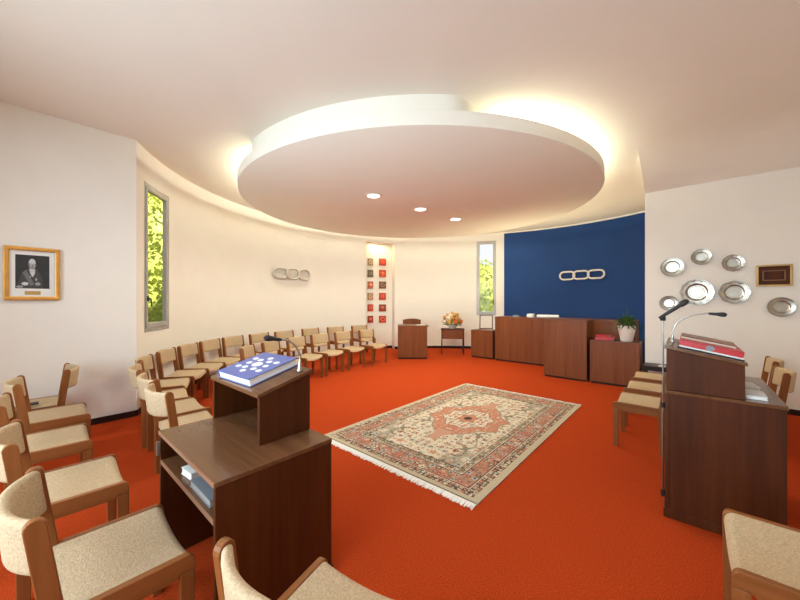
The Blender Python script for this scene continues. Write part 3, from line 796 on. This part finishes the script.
mb = MB(); mb.prism([(-.26, .80), (.26, .80)]+tp[::-1], xz, -.258, -.222, .003); mb.build('backrest', M['desk'], ch)

# flower table
pf = at(441.2, 354.4, 0); FW, FD, FH = .64, .36, .715
ft = thing('side_table', 'small dark wooden table carrying the flower arrangement', 'table', (pf.x, pf.y, 0), R(-7))
for x in (0.018, FW-.018):
    for y in (.018, FD-.018):
        mb = MB(); mb.box((x, y, (FH-.02)/2), (.03, .03, FH-.02), None, .002); mb.build('leg', M['dark'], ft)
mb = MB(); mb.box2((-.01, -.01, FH-.0195), (FW+.01, FD+.01, FH), .003); mb.build('tabletop', M['dark'], ft)
mb = MB(); mb.box2((.034, .006, FH-.28), (FW-.034, .024, FH-.02)); mb.box2((.034, FD-.024, FH-.28), (FW-.034, FD-.006, FH-.02))
mb.box2((.006, .034, FH-.28), (.024, FD-.034, FH-.02)); mb.box2((FW-.024, .034, FH-.28), (FW-.006, FD-.034, FH-.02)); mb.build('apron', M['desk'], ft)
fc = Vector((pf.x, pf.y, 0))+Matrix.Rotation(R(-7), 3, 'Z') @ Vector((FW/2, FD/2, 0))
fa = thing('flower_arrangement', 'round arrangement of orange, white and yellow roses on small table', 'flowers', (fc.x, fc.y, FH+.001))
mb = MB(); mb.lathe([(.0001, 0), (.07, 0), (.11, .05), (.115, .10), (.105, .10), (.095, .05), (.0001, .03)], n=28); mb.build('bowl', M['pot'], fa, smooth=True)
mb = MB()
for k in range(240):
    a = random.uniform(0, 2*PI); e = random.uniform(-.15, 1.5); rr = random.uniform(.10, .22)
    d = Vector((math.cos(a)*math.cos(e), math.sin(a)*math.cos(e), math.sin(e)))
    leaf(mb, Vector((0, 0, .14))+d*rr*Vector((1.0, 1.0, .8)).length/1.6, d, random.uniform(.08, .15), .022, .3)
mb.build('foliage', M['green'], fa)
fcol = {'orange': plain('petal_orange', (.75, .24, .045), rough=.7, var=.2), 'peach': plain('petal_peach', (.80, .44, .17), rough=.7, var=.15),
        'white': plain('petal_white', (.82, .76, .60), rough=.7, var=.06), 'yellow': plain('petal_yellow', (.80, .56, .10), rough=.7, var=.15)}
def rose(c, d, r, mat):
    mb = MB(); q = d.to_track_quat('Z', 'Y').to_matrix()
    for ring, (n, rr, hh, op) in enumerate(((5, .95, .45, .75), (5, .68, .62, .45), (4, .40, .75, .2))):
        for k in range(n):
            a = 2*PI*(k+.5*ring)/n; vs = []; fs = []
            for i in range(4):
                for j in range(5):
                    s = i/3; u = (j/4-.5)*1.6/ (1+.0*ring)
                    rad = r*rr*(.25+.75*math.sin(s*PI/2))*(1-.0*u); z = r*(hh*s*1.3-.35+.15*ring-.18*op*s*s*2)
                    aa = a+u*(2*PI/n)*.62*(1-.25*s*s)
                    vs.append(q @ Vector((rad*math.cos(aa), rad*math.sin(aa), z-.25*r*abs(u)*s))+c)
            for i in range(3):
                for j in range(4): b0 = i*5+j; fs.append((b0, b0+1, b0+6, b0+5))
            mb.pydata(vs, fs)
    mb.ball(tuple(c), r*.42, sub=2)
    mb.build('rose', mat, fa, smooth=True)
kinds = ['orange', 'white', 'peach', 'yellow', 'orange', 'peach', 'white']
cnt = 0
for e, n in ((0.0, 9), (.48, 9), (.95, 6), (1.5, 1)):
    for k in range(n):
        a = 2*PI*(k+.3*random.random())/n+e*2
        d = Vector((math.cos(a)*math.cos(e), math.sin(a)*math.cos(e), math.sin(e)+.12)).normalized()
        rose(Vector((0, 0, .17))+Vector((d.x*.255, d.y*.21, d.z*.25)), d, random.uniform(.066, .084), fcol[kinds[(cnt*3+k) % 7]]); cnt += 1

# low dark table at the end of the right row
q = K+B*.24+A*(-.23)
tb = thing('side_table', 'low dark side table in the corner before the wall of plates', 'table', (q.x, q.y, 0), -YAW)
for x in (-.21, .21):
    for y in (-.14, .14):
        mb = MB(); mb.box((x, y, .22), (.035, .035, .44)); mb.build('leg', M['base'], tb)
mb = MB(); mb.box((0, 0, .475), (.50, .36, .068), None, .006); mb.build('tabletop', M['base'], tb)
mb = MB(); mb.lathe([(.0001, 0), (.035, 0), (.05, .02), (.045, .02), (.0001, .006)], n=20)
o = tag(mb.build('dish', M['white'], smooth=True), 'tiny white dish on the low dark side table', 'dish'); o.location = (q.x-.10, q.y-.10, .51)

# ------------------------------------------------------------------ wall of plates
def on_wallR(px, py):
    d = (px-HX)/F; t = (d*K.y-K.x)/(B.x-d*B.y); v = K+B*t; return Vector((v.x, v.y, EYE+(HY-py)*v.y/F))
# plates are discs facing -A; local +x = B, local z up
def plate(px, py, ry, label, scallop=0.0, segs=12):
    p = on_wallR(px, py); r = ry*p.y/F
    t = thing('silver_plate', label, 'plate', p-A*.002, -YAW, 'silver plates on the right wall')
    n = 72; prof = [(.0, .005), (.50, .005), (.55, .005), (.585, .007), (.64, .019), (.67, .021), (.70, .0213), (.88, .0238), (.91, .025), (.93, .030), (.985, .031), (1.0, .026), (.96, .016), (.6, .002), (.0, .0)]
    mb = MB(); vs = []; fs = []
    for rr, h in prof:
        for k in range(n):
            a = 2*PI*k/n; w = 1+(scallop*abs(math.cos(segs*a/2))-scallop*.5)*(1 if rr > .9 else 0)
            vs.append((r*rr*w*math.cos(a), -h, r*rr*w*math.sin(a)))
    for i in range(len(prof)-1):
        for k in range(n): fs.append((i*n+k, i*n+(k+1) % n, (i+1)*n+(k+1) % n, (i+1)*n+k))
    mb.pydata(vs, fs); mb.build('dish', M['silver'], t, smooth=True)
    mb = MB(); mb.tube([(r*.44*math.cos(2*PI*k/40), -.0075, r*.44*math.sin(2*PI*k/40)) for k in range(40)], .003, 6, closed=True); mb.build('engraved_ring', M['silver'], t, smooth=True)
    return t
plate(672.2, 267.3, 9.4, 'silver plate in the upper row, nearest to the blue wall')
plate(701.3, 257, 7.9, 'small silver plate hung highest of all on the right wall')
plate(733, 263, 8.3, 'small silver plate in the upper row, just left of the framed plaque', .05)
plate(668.8, 303.2, 7.4, 'smallest silver plate, low down just above the microphones')
plate(696.8, 292.2, 12.9, 'largest silver plate with scalloped rim, in the middle of the group', .045)
plate(734.2, 292.4, 11.3, 'second largest silver plate with scalloped rim, under a small plate', .06, 8)
plate(781, 307, 9.8, 'dull pewter plate hung below the framed plaque')
pa_, pb_ = on_wallR(756, 275.5), on_wallR(792.3, 275.5); pcn = (pa_+pb_)/2; fw = (pb_-pa_).length; fh = 21.5*pcn.y/F
fp = thing('framed_plaque', 'dark wooden framed relief plaque on the right wall', 'plaque', pcn-A*.002, -YAW)
mb = MB()
for lo, hi in (((-fw/2, -.03, -fh/2), (fw/2, 0, -fh/2+.022)), ((-fw/2, -.03, fh/2-.022), (fw/2, 0, fh/2)), ((-fw/2, -.03, -fh/2+.022), (-fw/2+.022, 0, fh/2-.022)), ((fw/2-.022, -.03, -fh/2+.022), (fw/2, 0, fh/2-.022))): mb.box2(lo, hi, .004)
mb.build('frame', M['brass'], fp)
mb = MB(); mb.box2((-fw/2+.022, -.014, -fh/2+.022), (fw/2-.022, -.001, fh/2-.022)); mb.build('backboard', M['dark'], fp)
mb = MB()
iw, ih = fw*.32, fh*.24
for lo, hi in (((-iw, -.022, -ih), (iw, -.0145, -ih+.012)), ((-iw, -.022, ih-.012), (iw, -.0145, ih)), ((-iw, -.022, -ih+.012), (-iw+.012, -.0145, ih-.012)), ((iw-.012, -.022, -ih+.012), (iw, -.0145, ih-.012))): mb.box2(lo, hi, .002)
mb.build('inner_frame', M['edge'], fp)
mb = MB(); mb.box2((-iw*.5, -.020, -ih*.55), (iw*.5, -.0145, ih*.55), .004); mb.build('relief', M['dark'], fp)

# ------------------------------------------------------------------ portrait on the left wall
def on_wallL(px, py):
    d = (px-HX)/F; t = (d*C1.y-C1.x)/(A.x-d*A.y); v = C1+A*t; return Vector((v.x, v.y, EYE+(HY-py)*v.y/F))
pa_, pb_ = on_wallL(3, 273), on_wallL(60, 275); pcn = (pa_+pb_)/2; fw = Vector((pb_.x-pa_.x, pb_.y-pa_.y)).length
ztop, zbot = on_wallL(30, 247.3).z, on_wallL(30, 300.2).z; fh = ztop-zbot
# local x = A, local -y = into the room (B)
pt = thing('framed_portrait', 'gold framed black and white portrait photograph on the left wall', 'picture', (pcn.x+B.x*.002, pcn.y+B.y*.002, (ztop+zbot)/2), PI/2-YAW)
mb = MB(); k = .042
def bev_bar(mb, lo, hi): mb.box2(lo, hi, .010)
for lo, hi in (((-fw/2, -.035, -fh/2), (fw/2, 0, -fh/2+k)), ((-fw/2, -.035, fh/2-k), (fw/2, 0, fh/2)), ((-fw/2, -.035, -fh/2+k-.008), (-fw/2+k, 0, fh/2-k+.008)), ((fw/2-k, -.035, -fh/2+k-.008), (fw/2, 0, fh/2-k+.008))): bev_bar(mb, lo, hi)
mb.build('frame', M['gold'], pt)
mb = MB(); mb.box2((-fw/2+k, -.012, -fh/2+k), (fw/2-k, -.002, fh/2-k)); mb.build('mount', M['mat'], pt)
g = lambda v: plain('photo_grey_%d' % int(v*1000), (v, v*.97, v*.95), rough=.6, var=.12, scale=14)
greys = [g(.022), g(.05), g(.14), g(.32), g(.55)]
pw, ph = fw*.30, fh*.315; zc = .035*fh
mb = MB()
def flat(pts, d, mi): mb.mi = mi; mb.pydata([(x*pw, -.0125-d*.0004, zc+z*ph) for x, z in pts], [tuple(range(len(pts)))])
def ell(cx, cz, a, b_, d, mi, n=24): flat([(cx+a*math.cos(2*PI*i/n), cz+b_*math.sin(2*PI*i/n)) for i in range(n)], d, mi)
flat([(-1, -1), (1, -1), (1, 1), (-1, 1)], 0, 0)
flat([(.35, -1), (1, -1), (1, .9), (.35, .9)], 1, 0)
flat([(-.95, -1), (.62, -1), (.58, -.45), (.45, -.1), (.22, .18), (-.25, .2), (-.6, -.05), (-.8, -.55)], 2, 1)
flat([(-.6, -.05), (-.38, .12), (.1, -.75), (-.12, -.85)], 3, 2)
flat([(-.22, .18), (.15, .16), (.12, -.12), (-.02, -.32), (-.14, -.1)], 4, 4)
ell(-.03, .47, .22, .32, 5, 3); ell(-.03, .58, .19, .2, 6, 4); ell(-.22, .42, .05, .09, 6, 2); ell(.17, .42, .04, .09, 6, 2)
ell(-.10, .47, .035, .02, 7, 1); ell(.06, .47, .035, .02, 7, 1); flat([(-.035, .46), (.0, .46), (.02, .34), (-.05, .34)], 7, 2); ell(-.02, .26, .07, .018, 7, 1)
ell(-.45, -.72, .20, .10, 8, 4); ell(.30, -.72, .16, .10, 8, 3); ell(-.75, -.9, .2, .07, 8, 3); ell(.02, -.12, .05, .05, 9, 4); ell(-.15, -.3, .05, .05, 9, 3); ell(.2, -.45, .07, .09, 9, 3)
mb.build('photograph', greys, pt)
mb = MB(); mb.box2((-fw*.14, -.0165, -fh*.5+k+.018), (fw*.14, -.0122, -fh*.5+k+.058), .001); mb.build('name_plate', M['brass'], pt)

# ------------------------------------------------------------------ chain emblems
def chain(name, c, rz, L, h, r, label, mat):
    """three oval links on a wall; local x runs along the wall, -y faces the room"""
    t = thing(name, label, 'emblem', c, rz, 'three link chain emblems')
    ov = L*.065; lw = (L+2*ov)/3
    for i in range(3):
        cx = -L/2+lw/2+i*(lw-ov); pts = []; b_ = h/2-r; a = lw/2-r-b_
        for k in range(13): an = -PI/2+PI*k/12; pts.append((cx+a+b_*math.cos(an), 0, b_*math.sin(an)))
        for k in range(13): an = PI/2+PI*k/12; pts.append((cx-a+b_*math.cos(an), 0, b_*math.sin(an)))
        pts = [(x, -.05-(.016 if i == 1 else 0)*(1 if abs(x-cx) > a else .3), z) for x, _, z in pts]
        mb = MB(); mb.tube(pts, r, 10, closed=True); mb.build('link', mat, t, smooth=True)
    mb = MB()
    for s in (-1, 1): mb.tube([(s*L*.3, -.001, h/2-r), (s*L*.3, -.045, h/2-r)], .006, 8)
    mb.build('wall_peg', M['chrome'], t)
def on_curve(px, py, off=0.0):
    th = theta(px); p = P(th, off); return Vector((p.x, p.y, EYE+(HY-py)*p.y/F)), th
pa_, _ = on_curve(272.5, 274); pb_, _ = on_curve(310, 274); pcn, th = on_curve(291, 274, -.02)
d = pb_-pa_; chain('chain_emblem', pcn, math.atan2(d.y, d.x), Vector((d.x, d.y)).length, 12.0*pcn.y/F, .028, 'silver three link chain emblem on the curved cream wall', M['steel'])
pa_, _ = on_curve(559.5, 275); pb_, _ = on_curve(605.5, 275); pcn, th = on_curve(582.5, 275, -.05)
d = pb_-pa_; chain('chain_emblem', pcn, math.atan2(d.y, d.x), Vector((d.x, d.y)).length, 9.6*pcn.y/F, .024, 'silver three link chain emblem on the dark blue wall', M['pot'])

# ------------------------------------------------------------------ glazed tiles in the niche
tp, tn = theta(367.2), theta(385.5)
thm = theta(380); rowsn = ['top row', 'second row from top', 'third row from top', 'fourth row from top', 'fifth row from top', 'bottom row']
tcols = [[(.30, .20, .12), (.48, .05, .02)], [(.13, .10, .06), (.52, .07, .02)], [(.42, .12, .06), (.16, .07, .03)], [(.40, .22, .12), (.50, .05, .015)], [(.45, .05, .02), (.28, .05, .02)], [(.32, .05, .02), (.50, .07, .03)]]
words = [['brown and cream', 'deep red'], ['dark olive', 'bright red'], ['rust and cream', 'dark brown'], ['tan', 'glossy red'], ['red', 'dark red'], ['brownish red', 'light red']]
for ri, py in enumerate((262, 273.4, 285, 296.3, 307.8, 319.2)):
    for ci, (px, w) in enumerate(((370.2, .185), (382.3, .235))):
        th = theta(px); p = P(th, .28); p2 = P(th, .279)
        # niche back is 0.28 m behind the wall line: follow the same line of sight outwards
        dd = (px-HX)/F; t_ = p.y
        for _ in range(30):
            q = Vector((dd*t_, t_, 0)); f = ((q.x-CX)/(RX+.28))**2+((q.y-CY)/(RY+.28))**2
            t_ += (1-f)*2.0
        z = EYE+(HY-py)*t_/F; nrm = Vector((CX-q.x, CY-q.y, 0)).normalized()
        rz = math.atan2(-nrm.x, nrm.y)
        t = thing('glazed_tile', '%s glazed tile in the wall niche, %s, %s column' % (words[ri][ci], rowsn[ri], 'left' if ci == 0 else 'right'), 'tile', (q.x+nrm.x*.006, q.y+nrm.y*.006, z), rz, 'glazed tiles in the lit niche')
        c = tcols[ri][ci]; mt = plain('glaze_%d_%d' % (ri, ci), c, rough=.3, var=.35, scale=14)
        mb = MB(); mb.box((0, .015, 0), (w, .03, .225), None, .012, 3); mb.build('tile', mt, t, smooth=True)
        lt = plain('glaze_relief_%d_%d' % (ri, ci), tuple(min(1, v*1.9+.05) for v in c), rough=.35, var=.3, scale=20)
        mb = MB(); rr = random.Random(ri*7+ci)
        if (ri+ci) % 3 == 0: mb.tube([(w*.24*math.cos(2*PI*k/20), .032, .055*math.sin(2*PI*k/20)) for k in range(20)], .012, 6, closed=True)
        elif (ri+ci) % 3 == 1: mb.box((-.03, .032, .0), (.03, .012, .11), None, .004); mb.box((.03, .032, -.01), (.03, .012, .08), None, .004)
        else: mb.ball((0, .03, 0), .045, (1, .35, 1))
        mb.build('relief', lt, t, smooth=True)

# ------------------------------------------------------------------ garden outside
mb = MB(); mb.box((0, 6, -.35), (90, 90, .1)); struct(mb.build('ground', M['lawn']), 'green lawn outside the windows', 'lawn')
def bush(x, y, w, d, h, n, mat, label, name='garden_bush'):
    t = thing(name, label, 'bush', (x, y, -.3))
    mb = MB()
    for k in range(6):
        a = 2*PI*k/6; mb.tube([(0, 0, 0), (.15*w*math.cos(a), .15*d*math.sin(a), h*.35), (.3*w*math.cos(a), .3*d*math.sin(a), h*.7)], [.04, .025, .01], 6)
    mb.build('stem', M['soil'], t)
    mb = MB(); rr = random.Random(int(x*100)); mb.ball((0, 0, h*.52), 1, (w*.40, d*.40, h*.42), 3)
    for k in range(n):
        while True:
            q = Vector((rr.uniform(-1, 1), rr.uniform(-1, 1), rr.uniform(-1, 1)))
            if .45 < q.length < 1: break
        wob = 1+.18*math.sin(5*q.x+3*q.z)
        p = Vector((q.x*w/2*wob, q.y*d/2*wob, h*.52+q.z*h*.48))
        leaf(mb, p, Vector((rr.uniform(-1, 1), rr.uniform(-1, 1), rr.uniform(-.6, .8))), rr.uniform(.07, .14), rr.uniform(.024, .042), .3)
    mb.build('foliage', mat, t)
    return t
bush(-6.1, 8.35, 2.5, 2.8, 4.9, 9000, M['bush'], 'yellow-green bush outside the tall left window')
bush(3.55, 14.6, 3.4, 2.4, 3.65, 6500, M['bush'], 'bright green bush outside the window beside the blue wall')

# ------------------------------------------------------------------ light
UP_FILL = 15
COVE, DOWN, CEIL_FILL, WIN, WALL_FILL = 9.5, 185, 14, 148, 4.0
def area(name, loc, rot, sx, sy, power, colr, shape='RECTANGLE', spread=None):
    l = bpy.data.lights.new(name, 'AREA'); l.energy = power; l.color = colr; l.shape = shape; l.size = sx
    if shape in ('RECTANGLE', 'ELLIPSE'): l.size_y = sy
    if spread: l.spread = spread
    o = bpy.data.objects.new(name, l); C.objects.link(o); o.location = loc; o.rotation_euler = rot; return o
warm = (.97, 1, .80)
# lamps lying on top of the canopy, shining outwards and up at the ceiling
NC = 30
for k in range(NC):
    a = 2*PI*(k+.5)/NC
    if R(214) < a < R(284): continue
    x, y = DX+(DRX-.42)*math.cos(a), DY+(DRY-.42)*math.sin(a)
    o = area('cove_lamp', (x, y, DZ1+.02), (0, 0, 0), .55, .07, COVE, warm)
    o.rotation_euler = Vector((math.cos(a), math.sin(a), 2.6)).to_track_quat('-Z', 'Y').to_euler()
# downlights in the canopy
for px, py in downs:
    p = at(px, py, DZ0); l = bpy.data.lights.new('downlight_beam', 'SPOT'); l.energy = DOWN; l.color = (.98, 1, .80); l.spot_size = R(168); l.spot_blend = .35; l.shadow_soft_size = .09
    o = bpy.data.objects.new('downlight_beam', l); C.objects.link(o); o.location = (p.x, p.y, DZ0-.03)
# added fill lights below the ceiling near the viewer, out of view
for a_, b_ in ((.2, -3.6), (.2, -.9), (-1.0, -2.2)):
    v = ab(a_, b_); area('ceiling_fill', (v.x, v.y, HC-.03), (0, 0, 0), .35, .35, CEIL_FILL, (.75, .88, 1), 'DISK')
# unseen fill added above the canopy gap to brighten the curved wall
for k in range(9):
    a = R(62+16*k); p = P(a, -.72); o = area('wall_fill', (p.x, p.y, HC-.03), (0, 0, 0), .95, .10, WALL_FILL, (.95, 1, .82), spread=R(125))
    o.rotation_euler = Vector((math.cos(a)*.28, math.sin(a)*.28, -1)).to_track_quat('-Z', 'Y').to_euler()
# warm fill added out of sight behind the long desk, lightening the canopy underside
for bb in (.55, 1.3, 2.05):
    v = pd+B*bb+A*.85; o = area('upward_fill', (v.x, v.y, .9), (0, 0, 0), .30, .12, UP_FILL, (1, .90, .58), spread=R(140))
    o.rotation_euler = (Vector((0, 0, 1))-A*.35-B*.30).to_track_quat('-Z', 'Y').to_euler()
# lamp hidden at the head of the niche
p = P(theta(380), .12); area('niche_lamp', (p.x, p.y, NT-.02), (0, 0, 0), .5, .12, 6, (1, .80, .45))
# daylight through the rear window
v = ab(A_REAR-.10, B_RIGHT-3.2); o = area('window_daylight', (v.x, v.y, 1.75), (PI/2, 0, 0), 3.9, 2.2, WIN, (.70, .88, 1), spread=R(130))
o.rotation_euler = Vector((A.x, A.y, .06)).to_track_quat('-Z', 'Y').to_euler()
s = bpy.data.lights.new('sun', 'SUN'); s.energy = 11; s.angle = R(1.5); s.color = (1, .95, .85)
o = bpy.data.objects.new('sun', s); C.objects.link(o); o.rotation_euler = Vector((-.72, .42, -.85)).to_track_quat('-Z', 'Y').to_euler()
w = bpy.data.worlds.new('sky'); bpy.context.scene.world = w; w.use_nodes = True
nt = w.node_tree; bg = nt.nodes['Background']
sk = nt.nodes.new('ShaderNodeTexSky'); sk.sky_type = 'HOSEK_WILKIE'; sk.turbidity = 4; sk.ground_albedo = .4; sk.sun_direction = Vector((.6, -.35, .7)).normalized()
mixn = nt.nodes.new('ShaderNodeMixRGB'); mixn.inputs[0].default_value = .55; mixn.inputs[2].default_value = (1, 1, 1, 1)
nt.links.new(sk.outputs[0], mixn.inputs[1]); nt.links.new(mixn.outputs[0], bg.inputs[0]); bg.inputs[1].default_value = 1.6

sc = bpy.context.scene
sc.view_settings.view_transform = 'Standard'; sc.view_settings.look = 'None'; sc.view_settings.gamma = 1; sc.view_settings.use_curve_mapping = False
sc.view_settings.exposure = 0.0
sc.cycles.use_denoising = True; sc.cycles.max_bounces = 8; sc.cycles.diffuse_bounces = 6; sc.cycles.glossy_bounces = 3; sc.cycles.transparent_max_bounces = 8
sc.cycles.sample_clamp_indirect = 8; sc.cycles.caustics_reflective = False; sc.cycles.caustics_refractive = False
